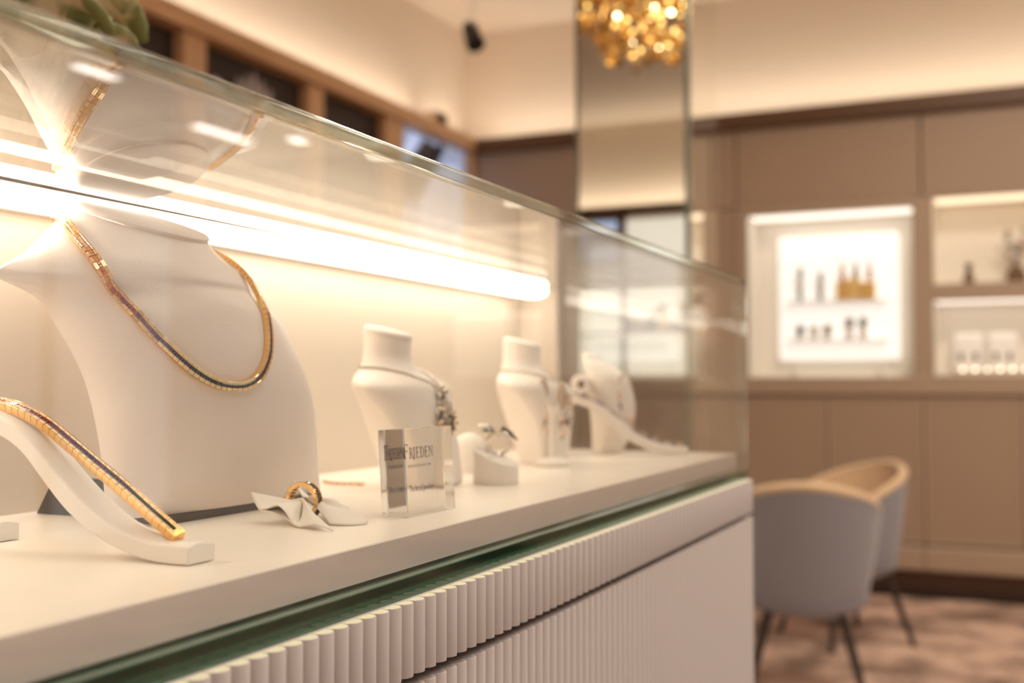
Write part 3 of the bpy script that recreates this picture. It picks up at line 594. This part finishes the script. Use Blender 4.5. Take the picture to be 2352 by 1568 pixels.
# ring standing on edge round the pinched napkin
RC = Vector((.573, .401, ZS+.0119)); rg = thing('ring', (RC.x, RC.y, ZS), 'broad golden ring with dark stones around its rim', 'ring')
def ringsec(name, prof, m, parent):
    g = MB(); n = 48; g.grid([[(RC.x+px, RC.y+r*math.cos(a), RC.z+r*math.sin(a)) for a in [2*math.pi*k/n for k in range(n)]] for px, r in prof], wrap=True); return g.obj(name, m, parent, smooth=True)
ringsec('band', [(-.0032,.0093),(-.0032,.0115),(-.0021,.0118),(-.0021,.0110),(.0021,.0110),(.0021,.0118),(.0032,.0115),(.0032,.0093),(-.0032,.0093)], 'gold', rg)
gmesh = {}
for k in range(30):
    a = 2*math.pi*k/30; c = random.choice(['gem_grey', 'gem_grey', 'gem1', 'gem_olive', 'gem0'])
    if c not in gmesh:
        g = MB(); g.add([(-.0018,-.00105,0),(.0018,-.00105,0),(.0018,.00105,0),(-.0018,.00105,0),(-.001,-.0006,.0009),(.001,-.0006,.0009),(.001,.0006,.0009),(-.001,.0006,.0009)], [(4,5,6,7),(0,1,5,4),(1,2,6,5),(2,3,7,6),(3,0,4,7)]); gmesh[c] = g.mesh('gem'); gmesh[c].materials.append(M[c])
    o = link('gem', gmesh[c], None, rg); n = Vector((0, math.cos(a), math.sin(a))); tn = Vector((0, -math.sin(a), math.cos(a)))
    o.matrix_local = Matrix.Translation(RC+n*.0110-wloc(rg)) @ Matrix((Vector((1,0,0)), tn, n)).transposed().to_4x4()
for s in (-1, 1):
    g = MB()
    for k in range(60): a = 2*math.pi*k/60; g.ball((RC.x+s*.0026, RC.y+.01175*math.cos(a), RC.z+.01175*math.sin(a)), .0005, 6)
    g.obj('diamond_row', 'diamond', rg)
g = MB()
for k in range(24):
    a = 2*math.pi*k/24; n = Vector((0, math.cos(a), math.sin(a))); tn = Vector((0, -math.sin(a), math.cos(a)))
    g.add([RC+n*.00925+tn*u*.0008+Vector((v*.0018,0,0)) for u, v in ((-1,-1),(1,-1),(1,1),(-1,1))], [(0,1,2,3)])
g.obj('inner_openings', 'gem_red', rg)

# napkin pulled through the ring: a square of soft white leather pinched in its middle
nb = thing('pinched_napkin', (RC.x, RC.y, ZS), 'white soft leather square pinched through the golden ring', 'napkin')
Bp = Vector((RC.x, RC.y, ZS))
def fan(pin, bound, folds=(), n=60, rings=22, lift=0.):
    bd = [Vector(p) for p in spline(bound, n)]; G = []
    for j in range(rings):
        u = j/(rings-1); w = u**1.12; row = []
        for i, e in enumerate(bd):
            c = Vector(pin)+Vector((0, .0030*math.cos(i/(n-1)*math.pi*2), .0024*math.sin(i/(n-1)*math.pi*3)))*(1-u)
            p = c.lerp(e, w); v = i/(n-1)
            p.z += lift*math.sin(math.pi*u)*math.sin(math.pi*v)
            for f0, wd, h in folds: p.z += h*math.exp(-((v-f0)/wd)**2)*math.sin(math.pi*min(1, u*1.05))
            p.z = max(p.z, .0006); row.append(p+Bp)
        G.append(row)
    return G
nm = MB()
nm.grid(fan((-.003,-.001,.0115), [(-.020,.0252,.0180),(-.0215,.021,.0125),(-.0235,.0155,.0086),(-.0265,.008,.0098),(-.0285,-.0010,.0124),(-.0295,-.008,.0085),(-.0305,-.0135,.0030),(-.0320,-.0190,.0008),(-.0345,-.0260,.0022),(-.0360,-.0330,.0034),(-.0370,-.0400,.0022),(-.0385,-.0469,.0008)], folds=((.42,.07,.0016),(.60,.06,-.0035),(.80,.09,.0035))))
nm.grid(fan((-.002,.001,.008), [(-.020,.0245,.0172),(-.023,.0165,.0085),(-.0255,.009,.0080),(-.027,.000,.0062),(-.027,-.008,.0036),(-.030,-.015,.0008)], n=30))
nm.grid(fan((.003,-.001,.0115), [(.034,.034,.0215),(.036,.024,.0120),(.036,.012,.0060),(.035,.003,.0100),(.033,-.0044,.0070),(.026,-.012,.0015)], n=40, folds=((.25,.1,-.002),)))
nm.grid(fan((.0035,-.004,.0125), [(.026,-.010,.0012),(.020,-.018,.0062),(.012,-.0240,.0078),(.008,-.0310,.0056),(.004,-.0400,.0040),(-.002,-.0467,.0010),(-.012,-.040,.0008),(-.014,-.028,.0008)], n=50, folds=((.35,.12,.0025),)))
nm.obj('cloth', 'napkin', nb, smooth=True, solid=.0009)
g = MB(); g.tube([tuple(Vector(p)) for p in spline([(RC.x-.006, RC.y-.0105, ZS+.0075),(RC.x-.002, RC.y-.0128, ZS+.0082),(RC.x+.004, RC.y-.0145, ZS+.0070),(RC.x+.006, RC.y-.0165, ZS+.0052),(RC.x+.004, RC.y-.0150, ZS+.0035)], 16)], .00022, 6); g.obj('thread', 'white', nb)

# ------------------------------------------------------------------ acrylic block with printed name
bl = thing('acrylic_block', (.6087, .3479, ZS), 'clear acrylic block printed with a dark blue shop name', 'sign block')
BW, BD, BH = .0625, .0190, .0560
g = MB(); g.box((0,0,0), (BW, BD, BH)); bo = link('block', g.mesh('block'), 'acrylic', bl); k = bo.modifiers.new('bev', 'BEVEL'); k.width = .0005; k.segments = 2
bl.rotation_euler = (math.radians(-3.8), 0, math.radians(-1.2))
def serif_word(word, x, z, h, big):
    """upright roman capitals with slab serifs as flat polygons; returns list of polygons in (x,z)"""
    out = []
    for i, c in enumerate(word):
        H = h*big if i == 0 else h; t = H*.15; th = H*.055; sf = H*.09
        def stem(a, w=t, lo=0., hi=1.): out.append([(x+a, z+lo*H), (x+a+w, z+lo*H), (x+a+w, z+hi*H), (x+a, z+hi*H)])
        def ser(a, w, at): out.append([(x+a-sf, z+at), (x+a+w+sf, z+at), (x+a+w+sf, z+at+th), (x+a-sf, z+at+th)])
        def bar(a, b_, at, tt=th): out.append([(x+a, z+at), (x+b_, z+at), (x+b_, z+at+tt), (x+a, z+at+tt)])
        def tick(a, lo, hi): out.append([(x+a-th, z+lo), (x+a, z+lo), (x+a, z+hi), (x+a-th, z+hi)])
        if c in 'FE':
            w = H*.52; stem(0); ser(0, t, 0); ser(0, t, H-th); bar(0, w, H-th); tick(w, H-H*.2, H); bar(0, w*.8, H*.50); tick(w*.8, H*.42, H*.62)
            if c == 'E': w *= 1.06; bar(0, w, 0); tick(w, 0, H*.2)
            x += w+sf*2.6
        elif c == 'I': stem(0); ser(0, t, 0); ser(0, t, H-th); x += t+sf*3.6
        elif c == 'R':
            stem(0); ser(0, t, 0); ser(0, t, H-th); r = H*.25; cx, cz = x+t+H*.10, z+H*.74
            for k in range(8):
                a, d = -math.pi/2+math.pi*k/8, -math.pi/2+math.pi*(k+1)/8
                out.append([(cx+r*1.05*math.cos(a), cz+r*math.sin(a)), (cx+r*1.05*math.cos(d), cz+r*math.sin(d)), (cx+(r-th)*math.cos(d)*.72, cz+(r-th)*math.sin(d)), (cx+(r-th)*math.cos(a)*.72, cz+(r-th)*math.sin(a))])
            bar(0, t+H*.10, H*.49); bar(0, t+H*.10, H-th)
            out.append([(x+t+H*.05, z+H*.50), (x+t+H*.21, z+H*.50), (x+H*.80, z-H*.14), (x+H*.64, z-H*.12)]); out.append([(x+H*.64, z-H*.12), (x+H*.80, z-H*.14), (x+H*.92, z-H*.15), (x+H*.90, z-H*.11)])
            x += H*.62+sf*1.4
        elif c == 'D':
            stem(0); ser(0, t, 0); ser(0, t, H-th); cx, cz = x+t+H*.10, z+H*.5; r = H*.5
            for k in range(12):
                a, d = -math.pi/2+math.pi*k/12, -math.pi/2+math.pi*(k+1)/12
                out.append([(cx+r*.86*math.cos(a), cz+r*math.sin(a)), (cx+r*.86*math.cos(d), cz+r*math.sin(d)), (cx+(r-th)*math.cos(d)*.62, cz+(r-th)*math.sin(d)), (cx+(r-th)*math.cos(a)*.62, cz+(r-th)*math.sin(a))])
            bar(0, t+H*.10, 0); bar(0, t+H*.10, H-th); x += t+H*.53+sf*2
        elif c == 'N':
            w = H*.66; stem(0, t*.5); stem(w-t*.5, t*.5); ser(0, t*.5, 0); ser(0, t*.3, H-th); ser(w-t*.5, t*.5, H-th); out.append([(x-sf*.4, z+H), (x+t*.9, z+H), (x+w, z), (x+w-t*.35, z)]); x += w
    return out, x
polys, xe = serif_word('FRIEDEN', 0, 0, .0072, 1.32); sc = .036/xe
YT = BD-.0006; g = MB(); XL = .0125
for pl in polys: g.prism([(XL+px*sc, .0362+pz*1.0) for px, pz in pl], 1, YT, YT+.0001)
link('lettering', g.mesh('lettering'), 'ink', bl)
def text(s, size, x0, z, width):
    cu = bpy.data.curves.new('text', 'FONT'); cu.body = s; cu.size = size; o = bpy.data.objects.new('lettering', cu); C.objects.link(o)
    dg = bpy.context.evaluated_depsgraph_get(); dg.update(); me = bpy.data.meshes.new_from_object(o.evaluated_get(dg)); bpy.data.objects.remove(o)
    xs = [v.co.x for v in me.vertices]; k = width/(max(xs)-min(xs)); mn = min(xs)
    for v in me.vertices: v.co = Vector((x0+(v.co.x-mn)*k, YT, z+v.co.y))
    me.materials.clear(); return link('lettering', me, 'ink', bl)
text('SWISS JEWELLERS SINCE 1898', .0026, .0160, .0305, .029)
text('The Art of Jewellery', .0058, .0165, .0150, .031)

# ------------------------------------------------------------------ smaller stands farther along the deck
def tube_obj(name, pts, r, m, p, n=8): g = MB(); g.tube(pts, r, n); return g.obj(name, m, p, smooth=True)
# silver chain and pendant on the first small bust
pn = thing('pendant_necklace', (.808, .45, ZS+.08), 'silver chain with a large openwork jewelled pendant on the small bust', 'necklace')
tA_ = bvh(SA, sbA)
CP = [(.808,.503,ZS+.098),(.790,.499,ZS+.0985),(.7815,.488,ZS+.0985),(.783,.470,ZS+.096),(.790,.456,ZS+.090),(.799,.446,ZS+.084),(.808,.438,ZS+.078),(.817,.446,ZS+.084),(.826,.456,ZS+.090),(.833,.470,ZS+.096),(.8345,.488,ZS+.0985),(.826,.499,ZS+.0985)]
cp = [tA_.find_nearest(Vector(p)) for p in spline(CP+[CP[0]], 90)]
cl = MB(); cl.ball((0,0,0), .0013, 8, sz=(1.4,1,1)); clm = cl.mesh('chain_link', True); clm.materials.append(M['silver'])
for q in cp[:-1]: link('chain_link', clm, None, pn, q[0]+q[1]*.001-wloc(pn))
random.seed(11)
def cluster(p, tree_, centre, sx, sz, n, mats, rr=(.0012, .0026), name='stone', off=.002):
    for k in range(n):
        a = random.uniform(0, 6.28); r = math.sqrt(random.random()); q = Vector(centre)+Vector((sx*r*math.cos(a), 0, sz*r*math.sin(a))); h = tree_.find_nearest(q)
        m_ = random.choice(mats); s = random.uniform(*rr); g = MB(); g.ball((0,0,0), s, 8); me = g.mesh(name); me.materials.append(M[m_]); link(name, me, None, p, h[0]+h[1]*off-wloc(p))
cluster(pn, tA_, (.812, .434, ZS+.068), .013, .016, 46, ['silver', 'silver', 'gem_grey', 'crystal'])
ring3 = [tA_.find_nearest(Vector((.812+.012*math.cos(a), .432, ZS+.050+.013*math.sin(a)))) for a in [2*math.pi*k/24 for k in range(25)]]
tube_obj('pendant_ring', [h[0]+h[1]*.0025 for h in ring3], .0014, 'silver', pn)
cn = thing('collar_necklace', (1.082, .46, ZS+.08), 'fine silver collar with a few small stones on the rear small bust', 'necklace')
tB_ = bvh(SB, sbB)
cp = [tB_.find_nearest(Vector((p[0]+.274, p[1]-.002, p[2]))) for p in spline(CP+[CP[0]], 80)]
for q in cp[:-1]: link('chain_link', clm, None, cn, q[0]+q[1]*.001-wloc(cn))
cluster(cn, tB_, (1.086, .432, ZS+.058), .012, .022, 26, ['silver', 'rose_gold', 'gem_grey', 'crystal'])
fn = thing('stone_necklace', (1.285, .44, ZS+.07), 'necklace of amber, violet and clear stones on the low rounded bust', 'necklace')
tC_ = bvh(SC, sbC)
for k in range(46):
    u = k/45*2*math.pi; q = tC_.find_nearest(Vector((1.288+.034*math.cos(u), .420, ZS+.066+.040*math.sin(u)*(1 if math.sin(u) > 0 else .75))))
    m_ = random.choice(['crystal', 'rose_gold', 'gem8', 'silver', 'gem4', 'crystal', 'gem9']); g = MB(); g.ball((0,0,0), random.uniform(.0022, .0036), 8); me = g.mesh('stone'); me.materials.append(M[m_]); link('stone', me, None, fn, q[0]+q[1]*.002-wloc(fn))
# bracelet with pale stones on the far ramp
fb = thing('bracelet', (1.276, .3535, ZS), 'thin silver bracelet with blue and violet stones on the far ramp', 'bracelet')
for k, (y, z) in enumerate(spline([(.3600,ZS+.0118),(.3765,ZS+.0128),(.3985,ZS+.0208),(.4265,ZS+.0392),(.4585,ZS+.0618),(.4875,ZS+.0728)], 42)):
    g = MB(); g.ball((1.276, y+.001, z+.0014), .0017, 8); g.obj('bead', random.choice(['silver', 'gem_blue', 'gem4', 'crystal', 'silver', 'gem_grey']), fb, smooth=True)
fb.rotation_euler.z = math.radians(22)
# earring card behind the acrylic block
ec = thing('earring_tablet', (.805, .425, ZS), 'upright white tablet with a pair of jewelled earrings behind the acrylic block', 'earring stand')
g = MB(); g.prism([(.446, ZS+.0003), (.422, ZS+.0003), (.4265, ZS+.035), (.434, ZS+.0630), (.4405, ZS+.0650), (.446, ZS+.0600)], 0, .7870, .8330); g.obj('tablet', 'bust_white', ec, bevel=.004, seg=3)
for x in (.7995, .8205):
    er = thing('earring', (x, .430, ZS+.055), 'dark jewelled drop earring hooked over the white tablet', 'earring', 'pair of earrings on the tablet')
    tube_obj('hook', [(x, .441, ZS+.0640), (x, .4385, ZS+.0675), (x, .4325, ZS+.0660), (x, .4285, ZS+.058)], .0010, 'silver', er)
    for k in range(14):
        a = k*2.4; r = .0012*math.sqrt(k); g = MB(); g.ball((x+r*1.3*math.cos(a), .4262-.0006*(k % 2), ZS+.0530+r*1.9*math.sin(a)), random.uniform(.0011, .0019), 8); g.obj('stone', random.choice(['silver', 'gem_olive', 'gem_grey', 'rose_gold', 'gem_grey']), er, smooth=True)
# slanted ring cylinders
def ring_cyl(x, y, r, h0, h1, label, m='bust_white'):
    o = thing('ring_stand', (x, y, ZS), label, 'ring stand'); n = 40; rows = []
    for u in (0, .02, 1, 1.01):
        rows.append([(x+r*(.985 if u in (0, 1.01) else 1)*math.cos(a), y+r*(.985 if u in (0, 1.01) else 1)*math.sin(a), ZS+.0003+(h0+(h1-h0)*(.5+.5*math.sin(a)))*u if u > .5 else ZS+.0003+u*.02) for a in [2*math.pi*k/n for k in range(n)]])
    g = MB(); g.grid(rows, wrap=True); g.add(rows[-1], [tuple(range(n))]); g.add(rows[0], [tuple(range(n-1,-1,-1))]); g.obj('cylinder', m, o, smooth=True)
    g = MB(); g.box((x-r*.75, y-.0012, ZS+(h0+h1)/2-.002), (x+r*.75, y+.0012, ZS+(h0+h1)/2+.0015)); g.obj('slot', 'suede', o); return o
ring_cyl(.850, .4010, .0192, .0145, .0300, 'slanted white cylinder ring stand holding a silver cluster ring')
cr_ = thing('cluster_ring', (.850, .4010, ZS+.022), 'silver ring with a large round stone cluster in the slanted stand', 'ring')
c0 = Vector((.8535, .4020, ZS+.0325)); axn = Vector((.35, .55, .0)).normalized(); u1 = Vector((.45, -.75, .45)).normalized(); u2 = axn.cross(u1).normalized()
tube_obj('band', [c0+(u1*math.cos(a)+u2*math.sin(a))*.0098 for a in [2*math.pi*k/28 for k in range(29)]], .0011, 'silver', cr_)
tube_obj('second_band', [c0+Vector((.002,-.0022,.001))+(u1*math.cos(a)+u2*math.sin(a))*.0098 for a in [2*math.pi*k/28 for k in range(29)]], .0009, 'silver', cr_)
hd = Vector((.8560, .4100, ZS+.0445))
for k in range(52):
    a = k*2.4; r = .0017*math.sqrt(k); q = hd+Vector((r*.8*math.cos(a), r*.75*math.sin(a), .0025*math.cos(r*150)+r*.3*math.sin(a))); g = MB(); g.ball(tuple(q), random.uniform(.0014, .0021), 8); g.obj('stone', random.choice(['silver', 'crystal', 'silver', 'gem_grey']), cr_, smooth=True)
tube_obj('claw', [hd+Vector((.006,-.009,.001)), hd+Vector((.012,-.014,-.003)), hd+Vector((.018,-.018,-.009))], [.0028, .0022, .0008], 'gem_grey', cr_)
dome = thing('ring_dome', (.945, .474, ZS), 'plain white dome shaped ring stand behind the slanted cylinder', 'ring stand')
g = MB(); g.lathe([(.0165,0),(.017,.002),(.0168,.020),(.0150,.028),(.0105,.034),(.0045,.0366),(.0,.037)], (.945, .474, ZS+.0003), 32); g.obj('dome', 'bust_white', dome, smooth=True); g = MB(); g.lathe([(.0178,0),(.0178,.0016)], (.945, .474, ZS+.0001), 32); g.obj('foot', 'bust_white', dome)
# flat bracelet lying near the back
lb = thing('bracelet', (.81, .52, ZS), 'thin golden bracelet lying flat on the deck by the first small bust', 'bracelet')
for k, (x, y) in enumerate(spline([(.812,.533),(.806,.523),(.803,.512),(.806,.500),(.809,.492)], 26)):
    g = MB(); g.ball((x-.022, y, ZS+.0016), .0016, 8); g.obj('bead', 'rose_gold' if k % 3 else 'crystal', lb, smooth=True)
# earring tree with two oval leaves
et = thing('earring_tree', (1.049, .431, ZS), 'slim white earring tree with two oval leaves on a round foot', 'earring stand')
ex, ey = 1.049, .431
g = MB(); g.lathe([(.0165,0),(.0180,.002),(.0175,.0048),(.0130,.0078),(.0050,.0092),(.0,.0094)], (ex, ey, ZS+.0002), 32); g.obj('foot', 'bust_white', et, smooth=True)
tube_obj('stem', [(ex, ey, ZS+.008), (ex, ey, ZS+.060)], .0040, 'bust_white', et, 14)
for s, dz in ((1, .0), (-1, -.006)):
    tube_obj('arm', [(ex, ey, ZS+.052), (ex, ey+s*.006, ZS+.064+dz), (ex, ey+s*.010, ZS+.072+dz)], [.0036, .003, .0022], 'bust_white', et, 10)
    g = MB(); g.ball((ex-.001, ey+s*.0100, ZS+.076+dz), .0135, 16, sz=(.16, .42, 1)); g.obj('leaf', 'pad', et, smooth=True)
    er = thing('earring', (ex, ey+s*.011, ZS+.06), 'pear shaped jewelled drop earring hanging from the earring tree', 'earring', 'pair of pear drop earrings')
    tube_obj('hook', [(ex-.0035, ey+s*.011, ZS+.068+dz), (ex-.0035, ey+s*.012, ZS+.062+dz)], .0008, 'silver', er)
    for k in range(16):
        z = ZS+.059+dz-k*.0016; w = .0048*math.sin(math.pi*(k+1)/18)**.8*(1 if k > 5 else .7); g = MB(); g.ball((ex-.0035, ey+s*.012+random.uniform(-1,1)*w, z), random.uniform(.0012, .0020), 8); g.obj('stone', random.choice(['silver', 'rose_gold', 'gem_grey', 'crystal', 'rose_gold']), er, smooth=True)

# ------------------------------------------------------------------ plant on the rear worktop
vs_ = thing('leafy_plant', (.72, .80, 1.085), 'cream pot with large variegated green and cream leaves behind the showcase', 'plant')
g = MB(); g.lathe([(.045,0),(.06,.01),(.075,.08),(.07,.16),(.055,.20),(.05,.21),(.044,.20)], (.68, .80, 1.0855), 32); g.obj('pot', 'vase', vs_, smooth=True)
random.seed(5)
def leaf(base, ctrl, tip, w, k):
    base, ctrl, tip = Vector(base), Vector(ctrl), Vector(tip); rows = []; N = 18
    for j in range(N+1):
        u = j/N; c = base*(1-u)**2+ctrl*2*u*(1-u)+tip*u*u; d = ((ctrl-base)*(1-u)+(tip-ctrl)*u).normalized()
        side = d.cross(Vector((.25*math.sin(k), .25*math.cos(k), 1))).normalized(); up_ = side.cross(d).normalized()
        ww = w*(math.sin(math.pi*min(1, .04+u*.955))**.6)
        rows.append([c+side*ww*s_+up_*(.30*ww*abs(s_)**1.5+.006*math.sin(11*u+k+2*s_)*abs(s_)) for s_ in (-1,-.75,-.5,-.25,0,.25,.5,.75,1)])
    g = MB(); g.grid(rows); g.obj('leaf', 'leaf', vs_, smooth=True, solid=.0012)
LF = [((.735,.77,1.60),(.800,.745,1.500),.040),((.715,.76,1.60),(.770,.735,1.520),.044),((.70,.76,1.62),(.735,.72,1.530),.042),((.76,.80,1.62),(.815,.80,1.520),.042),((.66,.76,1.62),(.655,.70,1.520),.042),((.64,.78,1.60),(.575,.75,1.50),.042),((.70,.83,1.66),(.745,.86,1.56),.045),((.65,.82,1.66),(.60,.86,1.57),.045),((.69,.74,1.56),(.70,.69,1.47),.036),((.72,.75,1.54),(.765,.715,1.465),.034),((.68,.80,1.70),(.70,.78,1.62),.04),((.77,.81,1.56),(.83,.83,1.47),.036)]
for i_, (cp_, tp, w) in enumerate(LF):
    b0 = (.68+.012*math.cos(i_*2.1), .80+.012*math.sin(i_*2.1), 1.33); leaf(b0, cp_, tp, w, i_*1.7)
    g = MB(); g.tube([(.68,.80,1.24), b0], .0035, 6); g.obj('stalk', 'leaf', vs_)
